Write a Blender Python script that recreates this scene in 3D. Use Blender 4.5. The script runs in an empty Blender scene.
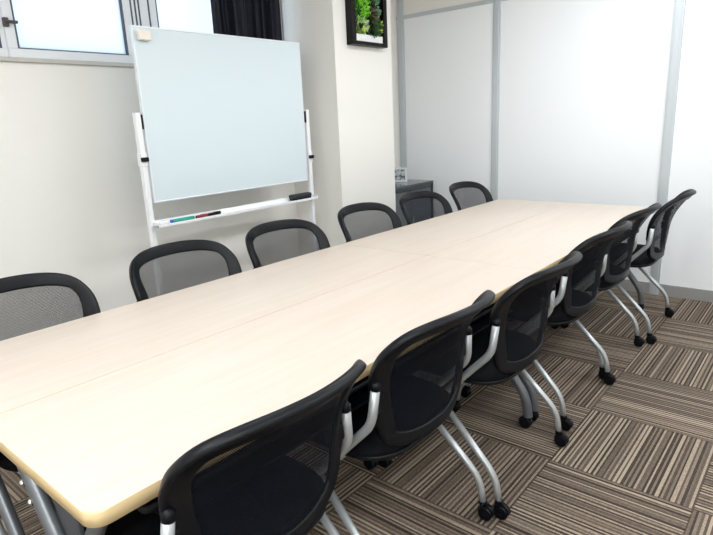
import bpy, bmesh, math, random
from mathutils import Vector, Matrix
random.seed(7)
SC = bpy.context.scene
COL = SC.collection
PI = math.pi

# ------------------------------------------------------------------ materials
def new_mat(name):
    m = bpy.data.materials.new(name); m.use_nodes = True
    nt = m.node_tree; b = nt.nodes['Principled BSDF']
    return m, nt, b

def L(c):  # sRGB 0-255 -> linear
    def f(v):
        v /= 255.0
        return v / 12.92 if v <= 0.04045 else ((v + 0.055) / 1.055) ** 2.4
    return (f(c[0]), f(c[1]), f(c[2]), 1.0)

def simple(name, rgb, rough=0.5, metal=0.0, spec=0.5, bump=0.0, bscale=200.0, coat=0.0, var=0.0):
    m, nt, b = new_mat(name)
    b.inputs['Base Color'].default_value = L(rgb)
    b.inputs['Roughness'].default_value = rough
    b.inputs['Metallic'].default_value = metal
    b.inputs['Specular IOR Level'].default_value = spec
    b.inputs['Coat Weight'].default_value = coat
    tc = nt.nodes.new('ShaderNodeTexCoord')
    n = nt.nodes.new('ShaderNodeTexNoise'); n.inputs['Scale'].default_value = bscale; n.inputs['Detail'].default_value = 3
    nt.links.new(tc.outputs['Object'], n.inputs['Vector'])
    if bump:
        bp = nt.nodes.new('ShaderNodeBump'); bp.inputs['Strength'].default_value = bump; bp.inputs['Distance'].default_value = 0.002
        nt.links.new(n.outputs['Fac'], bp.inputs['Height']); nt.links.new(bp.outputs['Normal'], b.inputs['Normal'])
    if var:
        mx = nt.nodes.new('ShaderNodeMix'); mx.data_type = 'RGBA'
        c = L(rgb)
        mx.inputs[6].default_value = tuple(v * (1 - var) for v in c[:3]) + (1,)
        mx.inputs[7].default_value = tuple(min(1, v * (1 + var)) for v in c[:3]) + (1,)
        nt.links.new(n.outputs['Fac'], mx.inputs[0]); nt.links.new(mx.outputs[2], b.inputs['Base Color'])
    return m

def math_node(nt, op, a=None, b=None):
    n = nt.nodes.new('ShaderNodeMath'); n.operation = op
    for i, v in enumerate((a, b)):
        if v is None: continue
        if isinstance(v, (int, float)): n.inputs[i].default_value = v
        else: nt.links.new(v, n.inputs[i])
    return n.outputs[0]

def carpet_mat():
    m, nt, b = new_mat('carpet_tiles')
    g = nt.nodes.new('ShaderNodeNewGeometry'); s = nt.nodes.new('ShaderNodeSeparateXYZ')
    nt.links.new(g.outputs['Position'], s.inputs[0])
    u = math_node(nt, 'DIVIDE', math_node(nt, 'SUBTRACT', s.outputs[0], 1.231), 0.5)
    v = math_node(nt, 'DIVIDE', math_node(nt, 'SUBTRACT', s.outputs[1], 2.174), 0.5)
    fu, fv = math_node(nt, 'FLOOR', u), math_node(nt, 'FLOOR', v)
    par = math_node(nt, 'FLOORED_MODULO', math_node(nt, 'ADD', fu, fv), 2.0)   # 1 -> strips along Y
    tid = math_node(nt, 'ADD', math_node(nt, 'MULTIPLY', fu, 13.7), math_node(nt, 'MULTIPLY', fv, 31.3))
    mx = nt.nodes.new('ShaderNodeMix')
    nt.links.new(par, mx.inputs[0]); nt.links.new(v, mx.inputs[2]); nt.links.new(u, mx.inputs[3])
    across = mx.outputs[0]
    mx2 = nt.nodes.new('ShaderNodeMix')
    nt.links.new(par, mx2.inputs[0]); nt.links.new(u, mx2.inputs[2]); nt.links.new(v, mx2.inputs[3])
    along = mx2.outputs[0]
    # irregular stripes: 1D white noise over stripe index, stripes 8 mm wide, slightly wavy
    n0 = nt.nodes.new('ShaderNodeTexNoise'); n0.noise_dimensions = '1D'; n0.inputs['Scale'].default_value = 26.0
    n0.inputs['Detail'].default_value = 1.0
    nt.links.new(math_node(nt, 'ADD', across, tid), n0.inputs['W'])
    wob = math_node(nt, 'ADD', math_node(nt, 'MULTIPLY', across, 56.0), math_node(nt, 'MULTIPLY', n0.outputs['Fac'], 1.3))
    idx = math_node(nt, 'FLOOR', wob)
    wn = nt.nodes.new('ShaderNodeTexWhiteNoise'); wn.noise_dimensions = '1D'
    nt.links.new(math_node(nt, 'ADD', idx, math_node(nt, 'MULTIPLY', tid, 7.0)), wn.inputs['W'])
    alt = math_node(nt, 'FLOORED_MODULO', idx, 2.0)
    val = math_node(nt, 'ADD', math_node(nt, 'MULTIPLY', wn.outputs['Value'], 0.50), math_node(nt, 'MULTIPLY', alt, 0.46))
    # loop pile
    cv = nt.nodes.new('ShaderNodeCombineXYZ')
    nt.links.new(math_node(nt, 'MULTIPLY', across, 130.0), cv.inputs[0]); nt.links.new(math_node(nt, 'MULTIPLY', along, 70.0), cv.inputs[1])
    nt.links.new(tid, cv.inputs[2])
    n1 = nt.nodes.new('ShaderNodeTexNoise'); n1.inputs['Scale'].default_value = 1.0; n1.inputs['Detail'].default_value = 2.0
    nt.links.new(cv.outputs[0], n1.inputs['Vector'])
    val = math_node(nt, 'ADD', val, math_node(nt, 'MULTIPLY', math_node(nt, 'SUBTRACT', n1.outputs['Fac'], 0.5), 0.55))
    cr = nt.nodes.new('ShaderNodeValToRGB')
    e = cr.color_ramp.elements
    e[0].position = 0.12; e[0].color = L((62, 54, 49))
    e[1].position = 0.92; e[1].color = L((168, 154, 137))
    k = cr.color_ramp.elements.new(0.42); k.color = L((97, 86, 77))
    k = cr.color_ramp.elements.new(0.68); k.color = L((130, 117, 104))
    nt.links.new(val, cr.inputs[0])
    # tile joints
    def edge(f):
        fr = math_node(nt, 'FRACT', f)
        return math_node(nt, 'LESS_THAN', math_node(nt, 'MINIMUM', fr, math_node(nt, 'SUBTRACT', 1.0, fr)), 0.006)
    j = math_node(nt, 'MAXIMUM', edge(u), edge(v))
    mj = nt.nodes.new('ShaderNodeMix'); mj.data_type = 'RGBA'
    nt.links.new(math_node(nt, 'MULTIPLY', j, 0.45), mj.inputs[0]); nt.links.new(cr.outputs[0], mj.inputs[6])
    mj.inputs[7].default_value = L((48, 40, 35))
    nt.links.new(mj.outputs[2], b.inputs['Base Color'])
    b.inputs['Roughness'].default_value = 0.95; b.inputs['Specular IOR Level'].default_value = 0.1
    bp = nt.nodes.new('ShaderNodeBump'); bp.inputs['Strength'].default_value = 0.5; bp.inputs['Distance'].default_value = 0.002
    nt.links.new(val, bp.inputs['Height']); nt.links.new(bp.outputs['Normal'], b.inputs['Normal'])
    return m

def wood_mat():
    m, nt, b = new_mat('maple_laminate')
    tc = nt.nodes.new('ShaderNodeTexCoord'); mp = nt.nodes.new('ShaderNodeMapping')
    mp.inputs['Scale'].default_value = (22.0, 1.6, 4.0)
    nt.links.new(tc.outputs['Object'], mp.inputs['Vector'])
    n = nt.nodes.new('ShaderNodeTexNoise'); n.inputs['Scale'].default_value = 1.0; n.inputs['Detail'].default_value = 6; n.inputs['Roughness'].default_value = 0.65
    n.inputs['Distortion'].default_value = 0.8
    nt.links.new(mp.outputs[0], n.inputs['Vector'])
    cr = nt.nodes.new('ShaderNodeValToRGB'); e = cr.color_ramp.elements
    e[0].position = 0.3; e[0].color = L((203, 189, 176)); e[1].position = 0.75; e[1].color = L((211, 199, 187))
    nt.links.new(n.outputs['Fac'], cr.inputs[0]); nt.links.new(cr.outputs[0], b.inputs['Base Color'])
    b.inputs['Roughness'].default_value = 0.38; b.inputs['Specular IOR Level'].default_value = 0.45
    return m

def mesh_mat():
    m, nt, b = new_mat('chair_mesh_weave')
    tc = nt.nodes.new('ShaderNodeTexCoord'); s = nt.nodes.new('ShaderNodeSeparateXYZ')
    nt.links.new(tc.outputs['Object'], s.inputs[0])
    P = 0.0042
    a = math_node(nt, 'SINE', math_node(nt, 'MULTIPLY', s.outputs[1], 2 * PI / P))
    c = math_node(nt, 'SINE', math_node(nt, 'MULTIPLY', s.outputs[2], 2 * PI / (P * 1.25)))
    hole = math_node(nt, 'GREATER_THAN', math_node(nt, 'MULTIPLY', a, c), 0.2)
    b.inputs['Base Color'].default_value = L((14, 17, 26)); b.inputs['Roughness'].default_value = 0.7; b.inputs['Specular IOR Level'].default_value = 0.12
    tr = nt.nodes.new('ShaderNodeBsdfTransparent'); mx = nt.nodes.new('ShaderNodeMixShader')
    out = nt.nodes['Material Output']
    nt.links.new(hole, mx.inputs[0]); nt.links.new(b.outputs[0], mx.inputs[1]); nt.links.new(tr.outputs[0], mx.inputs[2])
    nt.links.new(mx.outputs[0], out.inputs['Surface'])
    return m

def pane_mat():
    m, nt, b = new_mat('frosted_glass')
    nt.nodes.remove(b)
    t = nt.nodes.new('ShaderNodeBsdfTranslucent'); t.inputs['Color'].default_value = (0.9, 0.95, 1.0, 1)
    d = nt.nodes.new('ShaderNodeBsdfGlossy'); d.inputs['Roughness'].default_value = 0.35
    mx = nt.nodes.new('ShaderNodeMixShader'); mx.inputs[0].default_value = 0.06
    nt.links.new(t.outputs[0], mx.inputs[1]); nt.links.new(d.outputs[0], mx.inputs[2])
    nt.links.new(mx.outputs[0], nt.nodes['Material Output'].inputs['Surface'])
    return m

def leaf_mat(name, c1, c2, scale=40):
    m, nt, b = new_mat(name)
    tc = nt.nodes.new('ShaderNodeTexCoord'); n = nt.nodes.new('ShaderNodeTexNoise'); n.inputs['Scale'].default_value = scale
    nt.links.new(tc.outputs['Object'], n.inputs['Vector'])
    cr = nt.nodes.new('ShaderNodeValToRGB'); e = cr.color_ramp.elements
    e[0].position = 0.3; e[0].color = L(c1); e[1].position = 0.7; e[1].color = L(c2)
    nt.links.new(n.outputs['Fac'], cr.inputs[0]); nt.links.new(cr.outputs[0], b.inputs['Base Color'])
    b.inputs['Roughness'].default_value = 0.5
    return m

def picture_mat():
    m, nt, b = new_mat('framed_print')
    tc = nt.nodes.new('ShaderNodeTexCoord'); n = nt.nodes.new('ShaderNodeTexNoise'); n.inputs['Scale'].default_value = 30
    nt.links.new(tc.outputs['Object'], n.inputs['Vector'])
    cr = nt.nodes.new('ShaderNodeValToRGB'); e = cr.color_ramp.elements
    e[0].position = 0.38; e[0].color = L((90, 100, 108)); e[1].position = 0.56; e[1].color = L((205, 215, 222))
    nt.links.new(n.outputs['Fac'], cr.inputs[0]); nt.links.new(cr.outputs[0], b.inputs['Base Color'])
    b.inputs['Roughness'].default_value = 0.2
    return m

M = dict(
    carpet=carpet_mat(), wood=wood_mat(), weave=mesh_mat(), pane=pane_mat(), picture=picture_mat(),
    edge=simple('beige_edge_band', (222, 198, 152), 0.45, var=0.05, bscale=30),
    wall=simple('beige_wallpaper', (240, 238, 233), 0.85, spec=0.2, bump=0.5, bscale=260),
    ceil=simple('white_ceiling_board', (238, 238, 235), 0.9, bump=0.3, bscale=120),
    panel=simple('white_partition_panel', (238, 241, 244), 0.42, spec=0.3),
    header=simple('white_header_panel', (232, 231, 226), 0.5),
    alu=simple('brushed_aluminium', (196, 203, 208), 0.35, 0.35, bump=0.05, bscale=400),
    alu_grey=simple('grey_skirting', (148, 148, 147), 0.5),
    winframe=simple('white_window_frame', (222, 226, 230), 0.4),
    wingasket=simple('dark_window_gasket', (70, 78, 98), 0.5),
    sill=simple('grey_sill', (188, 186, 180), 0.5),
    latch=simple('dark_latch', (70, 62, 58), 0.45),
    black=simple('black_plastic', (7, 10, 16), 0.38, spec=0.22, bump=0.15, bscale=900),
    seat=simple('black_seat_fabric', (11, 12, 16), 0.9, spec=0.15, bump=0.5, bscale=900),
    steel=simple('silver_painted_steel', (178, 183, 186), 0.35, 0.55, bump=0.03, bscale=500),
    tablesteel=simple('grey_table_steel', (112, 116, 120), 0.38, 0.55, bump=0.03, bscale=500),
    bolt=simple('chrome_bolt', (225, 228, 230), 0.15, 1.0),
    darkpanel=simple('dark_grey_panel', (62, 64, 68), 0.5),
    board=simple('whiteboard_enamel', (213, 226, 232), 0.16, spec=0.5, coat=0.2),
    boardframe=simple('pale_board_frame', (224, 230, 234), 0.35, 0.2),
    stand=simple('white_stand_metal', (236, 238, 240), 0.35),
    felt=simple('black_eraser', (38, 42, 48), 0.7, bump=0.3),
    magnet=simple('offwhite_magnet', (232, 224, 214), 0.5),
    teal=simple('teal_marker', (22, 160, 140), 0.35), blue=simple('blue_marker_cap', (40, 80, 190), 0.35),
    red=simple('dark_red_marker', (120, 34, 46), 0.35), pink=simple('pale_pink_barrel', (206, 150, 160), 0.4),
    white=simple('white_plastic', (238, 240, 240), 0.35),
    curtain=simple('navy_black_curtain', (11, 13, 30), 0.55, spec=0.3, bump=0.3, bscale=600),
    frameblack=simple('black_wood_frame', (7, 7, 9), 0.4, spec=0.25, var=0.1, bscale=20),
    soil=simple('dark_moss_backing', (22, 30, 18), 0.9, bump=0.5),
    cab=simple('black_cabinet_steel', (48, 53, 56), 0.25, spec=0.6),
    cabdoor=simple('grey_cabinet_door', (92, 98, 102), 0.35),
    cabtop=simple('dark_glossy_cabinet_top', (70, 80, 84), 0.1, spec=0.7),
    leaf1=leaf_mat('bright_moss', (50, 150, 20), (150, 228, 45)),
    leaf2=leaf_mat('pale_leaf', (120, 165, 90), (205, 220, 165)),
    leaf3=leaf_mat('red_succulent', (95, 55, 52), (150, 110, 90)),
    leaf4=leaf_mat('dark_leaf', (14, 40, 22), (50, 95, 45)),
    leaf5=leaf_mat('bluegreen_leaf', (60, 100, 80), (120, 160, 130)),
    leaf6=leaf_mat('yellowgreen_leaf', (90, 140, 20), (190, 205, 60)),
)

# ------------------------------------------------------------------ mesh helpers
def obj(name, bm, mats, parent=None, smooth=False, loc=None):
    me = bpy.data.meshes.new(name)
    bmesh.ops.recalc_face_normals(bm, faces=bm.faces)
    bm.to_mesh(me); bm.free()
    if smooth:
        for p in me.polygons: p.use_smooth = True
    o = bpy.data.objects.new(name, me); COL.objects.link(o)
    for m in (mats if isinstance(mats, (list, tuple)) else [mats]): me.materials.append(m)
    if parent: o.parent = parent
    if loc: o.location = loc
    return o

def sharp(o, ang=35):
    me = o.data
    bm = bmesh.new(); bm.from_mesh(me)
    a = math.radians(ang)
    for e in bm.edges:
        if len(e.link_faces) == 2 and e.calc_face_angle(0) > a: e.smooth = False
    for f in bm.faces: f.smooth = True
    bm.to_mesh(me); bm.free()
    return o

def add_box(bm, x0, x1, y0, y1, z0, z1, bev=0.0, mat=0, seg=2):
    vs = [bm.verts.new((x, y, z)) for x in (x0, x1) for y in (y0, y1) for z in (z0, z1)]
    fs = [(0, 1, 3, 2), (4, 6, 7, 5), (0, 4, 5, 1), (2, 3, 7, 6), (0, 2, 6, 4), (1, 5, 7, 3)]
    faces = [bm.faces.new([vs[i] for i in f]) for f in fs]
    for f in faces: f.material_index = mat
    if bev:
        es = {e for f in faces for e in f.edges}
        r = bmesh.ops.bevel(bm, geom=list(es), offset=bev, segments=seg, affect='EDGES', profile=0.5)
        for f in r['faces']: f.material_index = mat
    return bm

def box(*a, **k):
    return add_box(bmesh.new(), *a, **k)

def catmull(pts, n=6, closed=False):
    P = [Vector(p) for p in pts]; out = []
    N = len(P)
    rng = range(N) if closed else range(N - 1)
    for i in rng:
        p0 = P[(i - 1) % N] if closed else P[max(i - 1, 0)]
        p1 = P[i]; p2 = P[(i + 1) % N]
        p3 = P[(i + 2) % N] if closed else P[min(i + 2, N - 1)]
        for k in range(n):
            t = k / n
            out.append(0.5 * ((2 * p1) + (-p0 + p2) * t + (2 * p0 - 5 * p1 + 4 * p2 - p3) * t * t + (-p0 + 3 * p1 - 3 * p2 + p3) * t ** 3))
    if not closed: out.append(P[-1])
    return out

def fillet(pts, r=0.04, n=6):
    P = [Vector(p) for p in pts]; out = [P[0]]
    for i in range(1, len(P) - 1):
        a, b, c = P[i - 1], P[i], P[i + 1]
        d1 = min(r, (a - b).length * 0.49); d2 = min(r, (c - b).length * 0.49)
        s = b + (a - b).normalized() * d1; e = b + (c - b).normalized() * d2
        for k in range(n + 1):
            t = k / n
            out.append((1 - t) ** 2 * s + 2 * (1 - t) * t * b + t * t * e)
    out.append(P[-1]); return out

def add_tube(bm, path, r, seg=14, mat=0, caps=True, flat=1.0):
    path = [Vector(p) for p in path]; rings = []
    t0 = (path[1] - path[0]).normalized()
    up = Vector((0, 1, 0)) if abs(t0.y) < 0.9 else Vector((1, 0, 0))
    nrm = (up - t0 * up.dot(t0)).normalized()
    for i, p in enumerate(path):
        if i == 0: t = (path[1] - p)
        elif i == len(path) - 1: t = (p - path[i - 1])
        else: t = (path[i + 1] - path[i - 1])
        t.normalize(); nrm = (nrm - t * nrm.dot(t)).normalized(); bi = t.cross(nrm)
        rr = r[i] if isinstance(r, (list, tuple)) else r
        rings.append([bm.verts.new(p + nrm * (math.cos(2 * PI * k / seg) * rr * flat) + bi * (math.sin(2 * PI * k / seg) * rr)) for k in range(seg)])
    for a, b in zip(rings, rings[1:]):
        for k in range(seg):
            f = bm.faces.new((a[k], a[(k + 1) % seg], b[(k + 1) % seg], b[k])); f.material_index = mat; f.smooth = True
    if caps:
        for rg in (rings[0], rings[-1]):
            f = bm.faces.new(rg); f.material_index = mat
    return bm

def add_lathe(bm, prof, origin, axis, seg=20, mat=0):
    """prof: list of (radius, offset along axis)"""
    axis = Vector(axis).normalized(); origin = Vector(origin)
    h = Vector((0, 0, 1)) if abs(axis.z) < 0.9 else Vector((1, 0, 0))
    u = axis.cross(h).normalized(); w = axis.cross(u)
    rings = []
    for r, d in prof:
        r = max(r, 1e-5)
        rings.append([bm.verts.new(origin + axis * d + (u * math.cos(2 * PI * k / seg) + w * math.sin(2 * PI * k / seg)) * r) for k in range(seg)])
    for a, b in zip(rings, rings[1:]):
        for k in range(seg):
            f = bm.faces.new((a[k], a[(k + 1) % seg], b[(k + 1) % seg], b[k])); f.material_index = mat; f.smooth = True
    for rg in (rings[0], rings[-1]):
        f = bm.faces.new(rg); f.material_index = mat
    return bm

def add_prism(bm, poly, z0, z1, mat_side=0, mat_top=0, bev=0.0):
    lo = [bm.verts.new((x, y, z0)) for x, y in poly]; hi = [bm.verts.new((x, y, z1)) for x, y in poly]
    ft = bm.faces.new(hi); fb = bm.faces.new(lo[::-1]); ft.material_index = mat_top; fb.material_index = mat_side
    n = len(poly)
    for i in range(n):
        f = bm.faces.new((lo[i], lo[(i + 1) % n], hi[(i + 1) % n], hi[i])); f.material_index = mat_side; f.smooth = True
    if bev:
        es = list(ft.edges)
        r = bmesh.ops.bevel(bm, geom=es, offset=bev, segments=3, affect='EDGES', profile=0.5)
        for f in r['faces']: f.material_index = mat_side
    return bm

def empty(name, loc=(0, 0, 0), rz=0.0):
    o = bpy.data.objects.new(name, None); COL.objects.link(o)
    o.empty_display_size = 0.1; o.location = loc; o.rotation_euler = (0, 0, rz); return o

def tag(o, label, cat, group=None):
    o['label'] = label; o['category'] = cat
    if group: o['group'] = group
    return o

def struct(o, label=None):
    o['kind'] = 'structure'
    if label: o['label'] = label
    return o

def dup(root):
    r = root.copy(); COL.objects.link(r)
    for ch in list(root.children):
        c = dup(ch); c.parent = r
    return r

# ------------------------------------------------------------------ room shell
XW, XC, YC0, YC1 = -1.26, -0.77, 2.755, 3.41     # window wall, column face, column ends
YP, ZC = 4.175, 2.62                             # partition, ceiling
XR, YN = 3.4, -2.3

struct(obj('floor', box(-1.6, XR + 0.1, YN - 0.1, 4.4, -0.1, 0.0), M['carpet']))
struct(obj('ceiling', box(-1.6, XR + 0.1, YN - 0.1, 4.4, ZC, ZC + 0.1), M['ceil']))
WZ0, WZ1, WY0, WY1 = 1.73, 2.46, -0.35, 2.755     # window opening
bm = bmesh.new()
add_box(bm, XW - 0.14, XW, YN, YP + 0.05, 0, WZ0 - 0.02)
add_box(bm, XW - 0.14, XW, YN, YP + 0.05, WZ1, ZC)
add_box(bm, XW - 0.14, XW, YN, WY0, WZ0 - 0.02, WZ1)
add_box(bm, XW - 0.14, XW, WY1, YP + 0.05, WZ0 - 0.02, WZ1)
struct(obj('wall_left', bm, M['wall']))
struct(obj('wall_column', box(XW - 0.01, XC, YC0, YC1, 0, ZC), M['wall']))
struct(obj('wall_right', box(XR, XR + 0.1, YN - 0.1, 4.4, 0, ZC), M['wall']))
struct(obj('wall_near', box(-1.6, XR, YN - 0.1, YN, 0, ZC), M['wall']))

# partition: panels, posts, rail, header, skirting
ZR = 2.235
bm = bmesh.new()
add_box(bm, XW - 0.2, XR + 0.05, YP, YP + 0.05, 0, ZR)
struct(obj('wall_back', bm, M['panel']))
struct(obj('wall_header', box(XW - 0.2, XR + 0.05, YP - 0.002, YP + 0.05, ZR, ZC), M['header']))
n = 0
def trim(x0, x1, y0, y1, z0, z1, mat, bev=0.003):
    global n; n += 1
    return struct(obj('trim_%d' % n, box(x0, x1, y0, y1, z0, z1, bev=bev), mat))
for xc in (-1.215, -0.272, 1.035, 2.34):
    w = 0.033
    bm = bmesh.new()
    add_box(bm, xc - w, xc + w, YP - 0.012, YP + 0.01, 0.0, ZC, bev=0.002)
    add_box(bm, xc - w * 0.62, xc + w * 0.62, YP - 0.016, YP, 0.0, ZC, bev=0.002)
    n += 1
    struct(obj('trim_%d' % n, bm, M['alu']))
trim(XW, XR, YP - 0.010, YP + 0.01, ZR - 0.016, ZR + 0.016, M['alu'])
struct(obj('baseboard_back', box(XW, XR, YP - 0.008, YP + 0.01, 0, 0.085, bev=0.002), M['alu_grey']))
struct(obj('baseboard_left', box(XW, XW + 0.008, YN, YC0, 0, 0.06, bev=0.002), M['alu_grey']))

# windows in the left wall
bm = bmesh.new()
add_box(bm, XW - 0.1, XW + 0.022, WY0, 2.755, WZ0 - 0.022, WZ0, bev=0.004)
struct(obj('trim_sill', bm, M['sill']))
def window(name, y0, y1, xoff):
    bm = bmesh.new()
    xa, xb = XW - 0.07 + xoff, XW - 0.025 + xoff
    t = 0.045
    add_box(bm, xa, xb, y0, y1, WZ0, WZ0 + t, bev=0.003)
    add_box(bm, xa, xb, y0, y1, WZ1 - t, WZ1, bev=0.003)
    add_box(bm, xa, xb, y0, y0 + t, WZ0 + t, WZ1 - t, bev=0.003)
    add_box(bm, xa, xb, y1 - t, y1, WZ0 + t, WZ1 - t, bev=0.003)
    w = struct(obj(name, bm, M['winframe']))
    g = bmesh.new()
    for a, b2 in ((y0 + t, y0 + t + 0.009), (y1 - t - 0.009, y1 - t)):
        add_box(g, xa + 0.01, xb - 0.004, a, b2, WZ0 + t, WZ1 - t)
    for a, b2 in ((WZ0 + t, WZ0 + t + 0.006), (WZ1 - t - 0.006, WZ1 - t)):
        add_box(g, xa + 0.01, xb - 0.006, y0 + t, y1 - t, a, b2)
    obj('gasket', g, M['wingasket'], w)
    obj('pane', box(xa + 0.018, xa + 0.024, y0 + t, y1 - t, WZ0 + t, WZ1 - t), M['pane'], w)
    return w
window('window_1', WY0, 0.905, 0.0)
w2 = window('window_2', 0.88, 1.565, 0.02)
window('window_3', 1.70, WY1, 0.0)
bm = bmesh.new()                                   # mullion with its grooves between the sashes
add_box(bm, XW - 0.09, XW - 0.022, 1.565, 1.70, WZ0, WZ1, bev=0.002)
mu = struct(obj('window_mullion', bm, M['winframe']))
g = bmesh.new()
for y in (1.578, 1.605, 1.628, 1.692):
    add_box(g, XW - 0.03, XW - 0.020, y - 0.005, y + 0.005, WZ0, WZ1)
obj('groove', g, M['wingasket'], mu)
bm = bmesh.new()
add_box(bm, XW - 0.01, XW + 0.012, 0.872, 0.898, 1.872, 1.915, bev=0.004)
add_box(bm, XW + 0.008, XW + 0.026, 0.885, 0.935, 1.888, 1.902, bev=0.004)
obj('latch', bm, M['latch'], w2)

# ------------------------------------------------------------------ curtain
bm = bmesh.new()
NY, NZ = 150, 8
cy0, cy1, cz0, cz1 = 2.055, 2.645, 1.62, 2.58
rows = []
for j in range(NZ + 1):
    z = cz0 + (cz1 - cz0) * j / NZ
    row = []
    for i in range(NY + 1):
        s = i / NY
        ph = s * 2 * PI * 7.2 + 0.9 * math.sin(s * 9.0)
        amp = 0.024 + 0.010 * math.sin(s * 23 + 1)
        x = XW + 0.075 + amp * math.sin(ph + 0.15 * math.sin(z * 3)) + 0.006 * math.sin(ph * 2.3 + z)
        y = cy0 + (cy1 - cy0) * s + 0.010 * math.cos(ph) + 0.006 * math.sin(z * 4 + s * 6)
        row.append(bm.verts.new((x, y, z)))
    rows.append(row)
for a, b in zip(rows, rows[1:]):
    for i in range(NY): bm.faces.new((a[i], a[i + 1], b[i + 1], b[i]))
cu = obj('curtain', bm, M['curtain'], smooth=True)
so = cu.modifiers.new('t', 'SOLIDIFY'); so.thickness = 0.003
tag(cu, 'navy black pleated curtain gathered at the right end of the window', 'curtain')

# ------------------------------------------------------------------ tables
TW, TL, TH, TT = 0.5380, 1.8605, 0.72, 0.030
def rrect(x0, x1, y0, y1, r, n=8):
    """r: radii for corners (x0y0, x1y0, x1y1, x0y1)"""
    pts = []
    for (cx, cy, sx, sy, a0), rr in zip(((x0, y0, 1, 1, PI), (x1, y0, -1, 1, 1.5 * PI), (x1, y1, -1, -1, 0), (x0, y1, 1, -1, 0.5 * PI)), r):
        for k in range(n + 1):
            a = a0 + 0.5 * PI * k / n
            pts.append((cx + sx * rr + rr * math.cos(a), cy + sy * rr + rr * math.sin(a)))
    return pts

def add_castor(bm, x, y, zt, trail=0.014, wr=0.027, dirx=1, diry=0):
    """twin-wheel castor: stem, hood, two wheels"""
    c = Vector((x + trail * dirx, y + trail * diry, wr)); ax = Vector((-diry, dirx, 0))
    add_tube(bm, [(x, y, wr + 0.012), (x, y, zt)], 0.009, 10)
    add_lathe(bm, [(0.013, 0), (0.015, 0.006), (0.015, 0.018), (0.012, 0.02)], (x, y, zt - 0.022), (0, 0, 1), 14)
    for s in (-1, 1):
        add_lathe(bm, [(wr * 0.45, 0.0035), (wr * 0.93, 0.0035), (wr, 0.0055), (wr, 0.0135), (wr * 0.9, 0.0165), (wr * 0.5, 0.0178), (wr * 0.3, 0.0165), (wr * 0.25, 0.017)], c, ax * s, 22)
    # hood over the wheels
    pr = []
    for k in range(9):
        a = PI * (0.12 + 0.86 * k / 8)
        pr.append(Vector((c.x, c.y, c.z)) + Vector((dirx, diry, 0)) * (-math.cos(a) * (wr + 0.004)) + Vector((0, 0, math.sin(a) * (wr + 0.004))))
    for a, b in zip(pr, pr[1:]):
        vs = [bm.verts.new(q + ax * o) for q, o in ((a, -0.009), (a, 0.009), (b, 0.009), (b, -0.009))]
        bm.faces.new(vs)
        vi = [bm.verts.new(q * 1.0 + (c - q).normalized() * 0.010 + ax * o) for q, o in ((a, -0.009), (a, 0.009), (b, 0.009), (b, -0.009))]
        bm.faces.new(vi[::-1])
        for s0, s1 in ((0, 3), (1, 2)):
            bm.faces.new((vs[s0], vs[s1], vi[s1], vi[s0]))
    return bm

def table(x0, y0, label, radii, side, swaps=(1, 1), insets=(0.030, 0.030)):
    """side +1: outer long edge is +x; -1: outer long edge is -x"""
    t = empty('folding_table', (x0 + TW / 2, y0 + TL / 2, 0))
    tag(t, label, 'table', 'four tables pushed into one long conference table')
    hx, hy = TW / 2, TL / 2
    poly = rrect(-hx, hx, -hy, hy, radii)
    bm = add_prism(bmesh.new(), poly, TH - TT, TH, 1, 0, 0.003)
    obj('tabletop', bm, [M['wood'], M['edge']], t)
    # underframe rails
    for s in (-1, 1):
        obj('rail', box(s * 0.15 - 0.018, s * 0.15 + 0.018, -hy + 0.05, hy - 0.05, TH - TT - 0.035, TH - TT, bev=0.004), M['black'], t)
    for e in (-1, 1):
        ye = e * (hy - insets[0 if e < 0 else 1])
        sw = swaps[0 if e < 0 else 1]
        for d in (-1, 1):
            yy = ye + d * sw * 0.0178
            fx = 0.250 if d == side else 0.231
            P = fillet([(-d * 0.165, yy, TH - TT - 0.02), (d * (fx - 0.015), yy, 0.15), (d * fx, yy, 0.055)], 0.05)
            lg = obj('leg', add_tube(bmesh.new(), P, 0.0205, 18, flat=0.85), M['tablesteel'], t, True)
            sharp(lg)
            c = obj('castor', add_castor(bmesh.new(), d * fx, yy, 0.062, 0.010, 0.026, -d, 0), M['black'], lg)
            sharp(c)
            if e < 0 and d > 0:
                for q in (0.115, 0.185):
                    bb = bmesh.new()
                    p = P[0].lerp(Vector((d * (fx - 0.015), yy, 0.15)), q)
                    add_lathe(bb, [(0.009, 0), (0.009, 0.004), (0.006, 0.008), (0.001, 0.009)], p + Vector((-0.012, -0.014, -0.004)), (-0.5, -0.85, 0.1), 12)
                    obj('bolt', bb, M['bolt'], lg)
        # hinge bracket plate between the crossing legs
        obj('bracket', box(-0.055, 0.055, ye - 0.006, ye + 0.006, 0.44, TH - TT - 0.02, bev=0.004), M['darkpanel'], t)
    # book shelf below the top: black tray with a rounded rim on the outer side
    bm = bmesh.new()
    xa, xb = (-0.17, 0.235) if side > 0 else (-0.235, 0.17)
    add_box(bm, xa, xb, -hy + 0.16, hy - 0.16, 0.585, 0.593, bev=0.002)
    obj('shelf', bm, M['black'], t)
    xo = xb if side > 0 else xa
    P = fillet([(xo - side * 0.05, -hy + 0.14, TH - TT - 0.012), (xo + side * 0.0, -hy + 0.10, TH - TT - 0.040), (xo, hy - 0.10, TH - TT - 0.040), (xo - side * 0.05, hy - 0.14, TH - TT - 0.012)], 0.03)
    obj('edge_rail', add_tube(bmesh.new(), P, 0.010, 10), M['black'], t, True)
    xm = -side * (hx - 0.03)
    obj('added_shade_panel', box(xm - 0.005, xm + 0.005, -hy + 0.16, hy - 0.16, 0.33, 0.655, bev=0.002), M['black'], t)  # black panel added by the centre seam to darken the space under the top
    return t
G2 = 0.0013
so_, si_ = 0.035, 0.005
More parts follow.
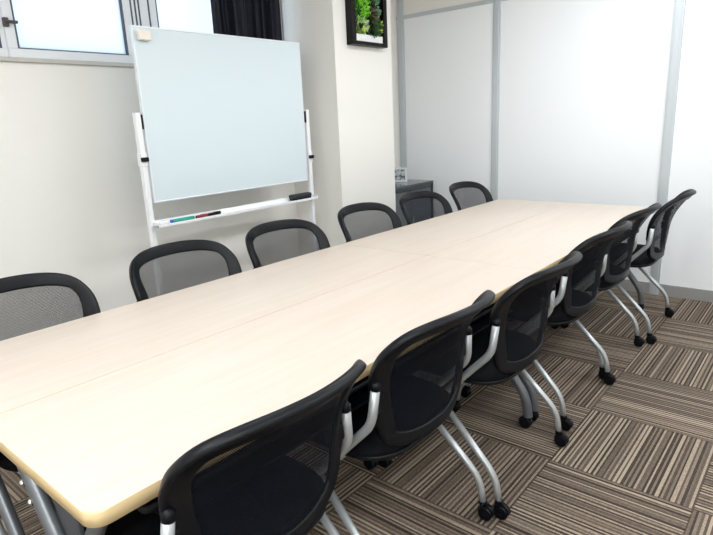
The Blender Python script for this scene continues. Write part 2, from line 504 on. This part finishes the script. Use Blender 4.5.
table(0.0, 0.0, 'maple topped folding table at the near left, in front of the two nearest left chairs', (so_, si_, si_, si_), -1, (1, -1), (0.0467, 0.028))
table(TW + 2 * G2, 0.0, 'maple topped folding table at the near right with its rounded front corner in view', (si_, so_, si_, si_), 1, (-1, 1), (0.058, 0.026))
table(0.0, TL + 2 * G2, 'maple topped folding table at the far left, beside the column', (si_, si_, si_, so_), -1, (-1, -1), (0.040, 0.020))
table(TW + 2 * G2, TL + 2 * G2, 'maple topped folding table at the far right, nearest the white partition', (si_, si_, so_, si_), 1, (1, 1), (0.042, 0.020))

# ------------------------------------------------------------------ chairs
PROF = [(0.40, 0.165), (0.47, 0.185), (0.53, 0.200), (0.60, 0.208), (0.66, 0.215), (0.72, 0.232), (0.77, 0.258), (0.82, 0.292), (0.87, 0.330)]
def prof(z):
    z = max(0.41, min(0.869, z))
    for i in range(len(PROF) - 1):
        if PROF[i][0] <= z <= PROF[i + 1][0]:
            a = PROF[max(i - 1, 0)]; b = PROF[i]; c = PROF[i + 1]; d = PROF[min(i + 2, len(PROF) - 1)]
            t = (z - b[0]) / (c[0] - b[0])
            m0 = (c[1] - a[1]) / (c[0] - a[0]) * (c[0] - b[0]); m1 = (d[1] - b[1]) / (d[0] - b[0]) * (c[0] - b[0])
            return (2 * t**3 - 3 * t**2 + 1) * b[1] + (t**3 - 2 * t**2 + t) * m0 + (-2 * t**3 + 3 * t**2) * c[1] + (t**3 - t**2) * m1
    return PROF[-1][1]
def S(y, z):
    return Vector((prof(z) + 0.028 - 0.075 * (y / 0.25) ** 2, y, z))
def Sn(y, z):
    e = 0.004
    return (S(y + e, z) - S(y - e, z)).cross(S(y, min(z + e, 0.868)) - S(y, z - e)).normalized()   # towards +x (rear)
HALF = [(0, .868), (.09, .866), (.165, .856), (.216, .832), (.243, .785), (.247, .730), (.240, .665), (.227, .600), (.211, .545), (.186, .500), (.130, .475), (.06, .466)]
ctrl = [(y, z, 0) for y, z in HALF] + [(0, .468, 0)] + [(-y, z, 0) for y, z in HALF[:0:-1]]
OUT = catmull(ctrl, 4, closed=True)
def inset(loop, fn):
    n_ = len(loop); res = []
    for i, p in enumerate(loop):
        t = (loop[(i + 1) % n_] - loop[i - 1]).normalized()
        nn = Vector((t.y, -t.x, 0))     # loop runs clockwise -> inward
        if (Vector((0, 0.67, 0)) - p).dot(nn) < 0: nn = -nn
        res.append(p + nn * fn(p))
    return res
def wid(p):
    side = 0.052
    if p.y > 0.70: return side + (0.041 - side) * min(1, (p.y - 0.70) / 0.14)
    if p.y < 0.58: return side + (0.040 - side) * min(1, (0.58 - p.y) / 0.09)
    return side
INN = inset(OUT, wid)

def back_frame():
    bm = bmesh.new(); n_ = len(OUT); rings = []
    for o, i in zip(OUT, INN):
        def P(t, d):
            q = o.lerp(i, t); return S(q.x, q.y) + Sn(q.x, q.y) * d
        sec = [P(0.0, -0.005), P(0.04, -0.011), P(0.16, -0.013), P(0.30, -0.009), P(0.92, -0.006), P(1.0, -0.002), P(1.0, 0.003), P(0.92, 0.006), P(0.30, 0.007), P(0.16, 0.012), P(0.04, 0.009), P(0.0, 0.003)]
        rings.append([bm.verts.new(v) for v in sec])
    for a, b in zip(rings, rings[1:] + rings[:1]):
        m = len(a)
        for k in range(m): bm.faces.new((a[k], a[(k + 1) % m], b[(k + 1) % m], b[k]))
    return bm
def back_mesh():
    bm = bmesh.new(); loop = inset(OUT, lambda p: wid(p) - 0.004); c = Vector((0, 0.68, 0)); rings = []
    for k in range(9):
        f = 1 - k / 9.0
        rings.append([bm.verts.new(S(*(c + (p - c) * f).xy)) for p in loop])
    cv = bm.verts.new(S(0, 0.68)); n_ = len(loop)
    for a, b in zip(rings, rings[1:]):
        for k in range(n_): bm.faces.new((a[k], a[(k + 1) % n_], b[(k + 1) % n_], b[k]))
    for k in range(n_): bm.faces.new((rings[-1][k], rings[-1][(k + 1) % n_], cv))
    return bm
def seat_bm(x0, x1, hw, prof_, ex=4.0, rear=3.0):
    """superellipse pad; prof_: (scale, z) rings from bottom to top"""
    bm = bmesh.new(); rings = []; N = 56
    cx = (x0 + x1) / 2; hx = (x1 - x0) / 2
    for s, z in prof_:
        rg = []
        for k in range(N):
            a = 2 * PI * k / N; ca, sa = math.cos(a), math.sin(a)
            e = 2.0 / (rear if ca > 0 else ex)
            xx = cx + math.copysign(abs(ca) ** e, ca) * hx * s; yy = math.copysign(abs(sa) ** (2.0 / ex), sa) * hw * s
            zz = z - 0.012 * max(0, (cx - xx) / hx) ** 2
            rg.append(bm.verts.new((xx, yy, zz)))
        rings.append(rg)
    for a, b in zip(rings, rings[1:]):
        for k in range(N): bm.faces.new((a[k], a[(k + 1) % N], b[(k + 1) % N], b[k]))
    bm.faces.new(rings[0]); bm.faces.new(rings[-1])
    return bm

def make_chair():
    c = empty('mesh_chair')
    fr = obj('backrest_frame', back_frame(), M['black'], c, True)
    obj('backrest_mesh', back_mesh(), M['weave'], c, True)
    obj('seat', seat_bm(-0.235, 0.195, 0.240, [(0.6, .452), (0.95, .447), (0.99, .452), (1.0, .462), (0.99, .474), (0.95, .483), (0.8, .489), (0.4, .490)]), M['seat'], c, True)
    obj('seat_pan', seat_bm(-0.21, 0.200, 0.230, [(0.5, .425), (0.9, .428), (0.985, .437), (1.0, .447), (0.985, .4515), (0.9, .453)]), M['black'], c, True)
    for s in (-1, 1):
        yb, yt = s * 0.262, s * 0.236
        # front foot -> rising diagonally backwards -> upright that carries the backrest
        P = fillet([(-0.245, s * 0.272, 0.055), (-0.232, s * 0.272, 0.135), (0.188, s * 0.250, 0.585), (0.196, yt, 0.692)], 0.032)
        f = obj('side_frame', add_tube(bmesh.new(), P, 0.0125, 14), M['steel'], c)
        cap = bmesh.new()
        add_lathe(cap, [(0.0131, -0.012), (0.0134, 0.0), (0.012, 0.007), (0.007, 0.0125), (0.001, 0.014)], P[-1], P[-1] - P[-2], 16)
        obj('cap', cap, M['black'], f)
        cs = obj('castor', add_castor(bmesh.new(), -0.245, s * 0.272, 0.068, 0.012, 0.026, -1.0, 0.0), M['black'], f); sharp(cs)
        P = fillet([(-0.005, s * 0.262, 0.372), (0.222, s * 0.275, 0.150), (0.236, s * 0.275, 0.055)], 0.055)
        r = obj('rear_leg', add_tube(bmesh.new(), P, 0.0118, 14), M['steel'], c)
        cs = obj('castor', add_castor(bmesh.new(), 0.236, s * 0.275, 0.068, 0.012, 0.026, 1.0, 0.0), M['black'], r); sharp(cs)
        # black bracket joining the backrest to the upright
        obj('back_bracket', box(0.165, 0.192, min(s * 0.190, s * 0.236), max(s * 0.190, s * 0.236), 0.605, 0.65, bev=0.006), M['black'], c)
    obj('crossbar', add_tube(bmesh.new(), [(0.02, -0.258, 0.405), (0.02, 0.258, 0.405)], 0.012, 12), M['steel'], c)
    return c

proto = make_chair()
used = [False]
def place(x, y, rz, label, group):
    r = proto if not used[0] else dup(proto)
    used[0] = True
    r.location = (x, y, 0); r.rotation_euler = (0, 0, rz)
    tag(r, label, 'chair', group)
RG, LG = 'mesh chairs along the right side of the table', 'mesh chairs along the left side of the table'
R = math.radians
right = [
    (0.945, 0.341, 0, 'black mesh chair nearest the camera, cut off by the bottom edge of the photo'),
    (0.940, 0.937, 0, 'second black mesh chair from the camera along the right table edge'),
    (0.980, 1.524, 0, 'third black mesh chair from the camera along the right table edge'),
    (0.960, 2.216, -2, 'fourth black mesh chair from the camera along the right table edge'),
    (0.945, 2.812, -3, 'fifth black mesh chair from the camera, second from the partition on the right'),
    (0.997, 3.416, 2, 'farthest black mesh chair on the right, seen edge on against the white partition'),
]
left = [
    (0.140, 0.322, 179, 'black mesh chair at the left edge of the photo, cut off by it'),
    (0.140, 0.965, 177, 'black mesh chair in front of the left pole of the whiteboard stand'),
    (0.140, 1.553, 177, 'black mesh chair below the right end of the marker tray'),
    (0.138, 2.217, 178, 'black mesh chair in front of the beige column'),
    (0.140, 2.806, 177, 'black mesh chair in front of the dark cabinet'),
    (0.140, 3.430, 179, 'black mesh chair at the far left end of the table, before the partition post'),
]
for x, y, a, l in right: place(x, y, R(a), l, RG)
for x, y, a, l in left: place(x, y, R(a), l, LG)

# ------------------------------------------------------------------ whiteboard on its stand
XB = -0.85
wb = empty('whiteboard', (XB, 1.905, 0))
tag(wb, 'large white enamel board on a white metal stand before the window wall', 'whiteboard')
y0, y1, z0, z1 = -0.595, 0.588, 0.965, 1.865
obj('board', box(-0.012, 0.004, y0 + 0.006, y1 - 0.006, z0 + 0.006, z1 - 0.006, bev=0.001), M['board'], wb)
bm = bmesh.new()
for a in ((y0, y1, z0, z0 + 0.009), (y0, y1, z1 - 0.009, z1)): add_box(bm, -0.016, 0.007, *a, bev=0.002)
for a in ((y0, y0 + 0.009, z0 + 0.009, z1 - 0.009), (y1 - 0.009, y1, z0 + 0.009, z1 - 0.009)): add_box(bm, -0.016, 0.007, *a, bev=0.002)
obj('board_frame', bm, M['boardframe'], wb)
for yy in (y0 - 0.03, y1 + 0.03):
    s = -1 if yy < 0 else 1
    zk = 1.20 if yy < 0 else 1.125
    pole = obj('pole', box(-0.022, 0.012, yy - 0.0145, yy + 0.0145, 0.07, 1.44, bev=0.004), M['stand'], wb)
    k = bmesh.new()
    add_lathe(k, [(0.012, 0), (0.012, 0.012), (0.009, 0.016)], (0.010, yy - s * 0.006, zk), (1, 0, 0), 14)
    add_box(k, 0.018, 0.030, yy - 0.024, yy + 0.020, zk - 0.011, zk + 0.012, bev=0.004)
    obj('clamp_knob', k, M['black'], pole)
    obj('clamp_sleeve', box(-0.026, 0.016, yy - 0.018, yy + 0.018, zk - 0.035, zk + 0.035, bev=0.004), M['stand'], pole)
    k = bmesh.new(); add_box(k, -0.008, 0.010, yy - s * 0.0175 - 0.008, yy - s * 0.0175 + 0.008, 1.355, 1.43, bev=0.002)
    obj('pivot', k, M['black'], pole)
    ft = bmesh.new()
    add_box(ft, -0.25, 0.25, yy - 0.02, yy + 0.02, 0.052, 0.082, bev=0.006)
    foot = obj('foot', ft, M['stand'], wb)
    for xx in (-0.23, 0.23):
        cs = obj('castor', add_castor(bmesh.new(), xx, yy, 0.06, 0.010, 0.023, 1 if xx > 0 else -1, 0), M['black'], foot); sharp(cs)
obj('crossbar', box(-0.018, 0.008, y0 - 0.02, y1 + 0.02, 0.20, 0.235, bev=0.003), M['stand'], wb)
bm = bmesh.new()
ty0, ty1 = y0 - 0.03, y1 + 0.03
add_box(bm, 0.0, 0.062, ty0, ty1, 0.842, 0.848, bev=0.001)
add_box(bm, 0.058, 0.064, ty0, ty1, 0.838, 0.853, bev=0.0015)
add_box(bm, 0.000, 0.006, ty0, ty1, 0.842, 0.872, bev=0.0015)
for yy in (ty0, ty1 - 0.006): add_box(bm, 0.0, 0.064, yy, yy + 0.006, 0.838, 0.866, bev=0.0015)
obj('marker_tray', bm, M['stand'], wb)

def pen(name, xx, yy0, yy1, z, r, parts, label):
    """parts: list of (name, f0, f1, material, radius scale); first is the thing's own barrel"""
    t = empty(name, (XB + xx, yy0, z)); ln = yy1 - yy0
    for pn, f0, f1, mt, rs in parts:
        bm = bmesh.new()
        add_lathe(bm, [(r * rs * 0.7, f0 * ln), (r * rs, f0 * ln + 0.003), (r * rs, f1 * ln - 0.003), (r * rs * 0.7, f1 * ln)], (0, 0, 0), (0, 1, 0), 14)
        obj(pn, bm, mt, t)
    tag(t, label, 'marker', 'markers in the whiteboard tray'); return t
PZ = 0.848
pen('marker', 0.045, 1.368, 1.520, PZ + 0.0105, 0.0105, [('barrel', 0.10, 1.0, M['teal'], 1.0), ('cap', 0.0, 0.10, M['blue'], 0.95)], 'teal marker with a blue end lying in the whiteboard tray')
pen('marker', 0.048, 1.530, 1.660, PZ + 0.0100, 0.0100, [('barrel', 0.0, 0.62, M['red'], 1.0), ('cap', 0.62, 1.0, M['black'], 0.95)], 'dark red marker with a black cap right of the teal one')
pen('marker', 0.028, 1.575, 1.715, PZ + 0.0100, 0.0100, [('barrel', 0.0, 0.62, M['pink'], 1.0), ('cap', 0.62, 1.0, M['black'], 1.0)], 'pale pink marker with a black cap lying behind the dark red one')
pen('marker', 0.040, 1.300, 1.358, PZ + 0.010, 0.010, [('barrel', 0.0, 1.0, M['white'], 1.0)], 'short white marker at the left end of the tray')
er = empty('board_eraser', (XB + 0.032, 2.385, 0.8492))
tag(er, 'large black whiteboard eraser on the right end of the tray', 'eraser')
obj('handle', box(-0.024, 0.028, -0.095, 0.085, 0.012, 0.040, bev=0.010, seg=3), M['felt'], er)
obj('felt_pad', box(-0.022, 0.025, -0.086, 0.078, 0.0, 0.014, bev=0.002), M['black'], er)
mg = empty('magnetic_eraser', (XB + 0.0075, 1.365, 1.818))
tag(mg, 'small off-white magnetic block on the top left corner of the whiteboard', 'magnet')
obj('block', box(0.006, 0.030, -0.036, 0.036, -0.026, 0.026, bev=0.007, seg=3), M['magnet'], mg)
obj('pad', box(0.000, 0.007, -0.033, 0.033, -0.023, 0.023, bev=0.001), M['white'], mg)

# ------------------------------------------------------------------ green wall frame on the column
gw = empty('plant_frame', (XC, 3.085, 1.868))
tag(gw, 'black framed panel of green moss and succulents hanging on the column', 'plant frame')
fy, fh, fd, fb = 0.200, 0.62, 0.060, 0.040
bm = bmesh.new()
add_box(bm, 0, fd, -fy, fy, 0, fb * 0.65, bev=0.002); add_box(bm, 0, fd, -fy, fy, fh - fb, fh, bev=0.002)
add_box(bm, 0, fd, -fy, -fy + fb, fb * 0.65, fh - fb, bev=0.002); add_box(bm, 0, fd, fy - fb, fy, fb * 0.65, fh - fb, bev=0.002)
obj('frame', bm, M['frameblack'], gw)
obj('backing', box(0.0, 0.014, -fy + 0.03, fy - 0.03, 0.03, fh - 0.03), M['soil'], gw)
obj('planter_strip', box(0.014, 0.045, -fy + fb, fy - fb, fb * 0.65, fb * 0.65 + 0.050, bev=0.003), M['white'], gw)
def leaf(bm, p, d, up, ln, w):
    d = d.normalized(); sd = d.cross(up)
    sd = sd.normalized() if sd.length > 1e-4 else Vector((0, 1, 0))
    nn = sd.cross(d)
    pts = [(0, 0, 0), (0.3, 0.75, .05), (0.6, 1, .10), (0.85, .6, .08), (1, 0, 0)]
    l = [bm.verts.new(p + d * (ln * a) + sd * (w * b2) + nn * (ln * c2)) for a, b2, c2 in pts]
    r = [bm.verts.new(p + d * (ln * a) - sd * (w * b2) + nn * (ln * c2)) for a, b2, c2 in pts[1:4]]
    m = [bm.verts.new(p + d * (ln * a)) for a, _, _ in pts[1:4]]
    for k in range(3):
        a0 = l[0] if k == 0 else m[k - 1]
        if k == 0:
            bm.faces.new((l[0], l[1], m[0])); bm.faces.new((l[0], m[0], r[0]))
        else:
            bm.faces.new((l[k], l[k + 1], m[k], m[k - 1])); bm.faces.new((m[k - 1], m[k], r[k], r[k - 1]))
    bm.faces.new((l[3], l[4], m[2])); bm.faces.new((m[2], l[4], r[2]))
def cluster(name, mat, cy, cz, ry, rz, cnt, ln, w, out=0.02):
    bm = bmesh.new()
    for _ in range(cnt):
        a = random.uniform(0, 2 * PI); q = math.sqrt(random.random())
        y = cy + ry * q * math.cos(a); z = cz + rz * q * math.sin(a)
        y = max(-fy + fb + 0.004, min(fy - fb - 0.004, y)); z = max(fb + 0.040, min(fh - fb - 0.004, z))
        d = Vector((random.uniform(0.35, 1.0), math.cos(a) * 0.8 + random.uniform(-.4, .4), math.sin(a) * 0.8 + random.uniform(-.3, .5)))
        k = random.uniform(0.7, 1.2)
        leaf(bm, Vector((0.014 + random.uniform(0, out), y, z)), d, Vector((1, random.uniform(-.3, .3), random.uniform(-.3, .3))), ln * k, w * k)
    return obj(name, bm, mat, gw)
cluster('moss_clump', M['leaf1'], -0.070, 0.240, 0.085, 0.080, 320, 0.018, 0.006, 0.035)
cluster('moss_clump', M['leaf1'], -0.02, 0.42, 0.15, 0.13, 420, 0.020, 0.007, 0.035)
cluster('pale_plant', M['leaf2'], -0.080, 0.130, 0.070, 0.045, 90, 0.030, 0.010, 0.03)
cluster('red_succulent', M['leaf3'], 0.050, 0.215, 0.050, 0.040, 50, 0.034, 0.008, 0.03)
cluster('dark_fern', M['leaf4'], 0.060, 0.140, 0.075, 0.060, 150, 0.036, 0.007, 0.03)
cluster('blue_green_plant', M['leaf5'], 0.100, 0.275, 0.050, 0.055, 80, 0.032, 0.008, 0.03)
cluster('yellow_green_plant', M['leaf6'], 0.120, 0.135, 0.035, 0.060, 60, 0.026, 0.008, 0.03)
cluster('yellow_green_plant', M['leaf6'], -0.100, 0.100, 0.050, 0.015, 36, 0.024, 0.008, 0.03)

# ------------------------------------------------------------------ cabinet in the recess with the picture on top
cb = empty('cabinet', (-0.88, 3.80, 0))
tag(cb, 'low black steel cabinet with grey front tucked between column and partition', 'cabinet')
ya, yb, xa = -0.375, 0.355, -0.365
obj('body', box(xa, -0.02, ya, yb, 0.02, 0.775, bev=0.003), M['cab'], cb)
obj('top', box(xa - 0.002, 0.002, ya - 0.003, yb + 0.003, 0.775, 0.793, bev=0.003), M['cabtop'], cb)
obj('plinth', box(xa + 0.02, -0.03, ya + 0.01, yb - 0.01, 0.0, 0.02), M['cab'], cb)
ym = (ya + yb) / 2
for a, b2, hs in ((ya + 0.03, ym - 0.004, 1), (ym + 0.004, yb - 0.03, -1)):
    d = obj('door', box(-0.02, -0.006, a, b2, 0.07, 0.735, bev=0.002), M['cabdoor'], cb)
    hy_ = b2 - 0.03 if hs > 0 else a + 0.03
    obj('handle', box(-0.006, 0.006, hy_ - 0.006, hy_ + 0.006, 0.36, 0.50, bev=0.003), M['alu'], d)
fr = obj('front_frame', box(-0.02, 0.0, yb - 0.028, yb, 0.02, 0.775, bev=0.002), M['cab'], cb)
bm = bmesh.new()
add_box(bm, -0.02, 0.0, ya, ya + 0.028, 0.02, 0.775, bev=0.002); add_box(bm, -0.02, 0.0, ya, yb, 0.74, 0.775, bev=0.002)
obj('front_frame', bm, M['cab'], cb)

pf = empty('picture_frame', (-1.130, 3.92, 0.7936), R(16))
tag(pf, 'small white framed picture standing on the black cabinet', 'picture frame')
w_, h_, t_ = 0.105, 0.130, 0.016
bm = bmesh.new()
add_box(bm, -w_, w_, -0.01, 0.01, 0, t_, bev=0.002); add_box(bm, -w_, w_, -0.01, 0.01, h_ - t_, h_, bev=0.002)
add_box(bm, -w_, -w_ + t_, -0.01, 0.01, t_, h_ - t_, bev=0.002); add_box(bm, w_ - t_, w_, -0.01, 0.01, t_, h_ - t_, bev=0.002)
obj('frame', bm, M['white'], pf)
obj('print', box(-w_ + t_, w_ - t_, -0.004, 0.004, t_, h_ - t_), M['picture'], pf)

# ------------------------------------------------------------------ light
def area(name, loc, sx, sy, power, col, rot=(0, 0, 0)):
    l = bpy.data.lights.new(name, 'AREA'); l.shape = 'RECTANGLE'; l.size = sx; l.size_y = sy; l.energy = power; l.color = col
    o = bpy.data.objects.new(name, l); COL.objects.link(o); o.location = loc; o.rotation_euler = rot; return o
for x in (0.9, 2.7):
    for y in (-1.6, 0.6, 2.8):
        area('ceiling_lamp', (x, y, ZC - 0.03), 0.5, 1.25, {-1.6: 43, 0.6: 14, 2.8: 24}[y] * (0.9 if x < 1 else 1.1), (0.93, 0.965, 1.0))
w = bpy.data.worlds.new('sky'); SC.world = w; w.use_nodes = True
bg = w.node_tree.nodes['Background']; bg.inputs[0].default_value = (0.80, 0.90, 1.0, 1); bg.inputs[1].default_value = 1.4

# ------------------------------------------------------------------ camera
cam = bpy.data.cameras.new('camera'); co = bpy.data.objects.new('camera', cam); COL.objects.link(co); SC.camera = co
rx = Vector((0.7671951503322473, 0.6398878482316174, -0.0442169989052979))
dn = Vector((0.1263458579838095, -0.2183489302474575, -0.9676572062616627))
fw = Vector((-0.6288468219503185, 0.7367952811638396, -0.24836341956432084))
m = Matrix.Identity(4)
for i in range(3):
    m[i][0] = rx[i]; m[i][1] = -dn[i]; m[i][2] = -fw[i]
m.translation = Vector((1.9585734638, -0.3168509423, 1.3391444514))
co.matrix_world = m
cam.sensor_fit = 'HORIZONTAL'; cam.sensor_width = 36.0; cam.lens = 564.235 / 713 * 36.0
cam.clip_start = 0.02

vs = SC.view_settings
vs.view_transform = 'Standard'; vs.look = 'None'; vs.gamma = 1.0; vs.use_curve_mapping = False; vs.exposure = 0.25
SC.cycles.max_bounces = 10; SC.cycles.diffuse_bounces = 6; SC.cycles.transparent_max_bounces = 16
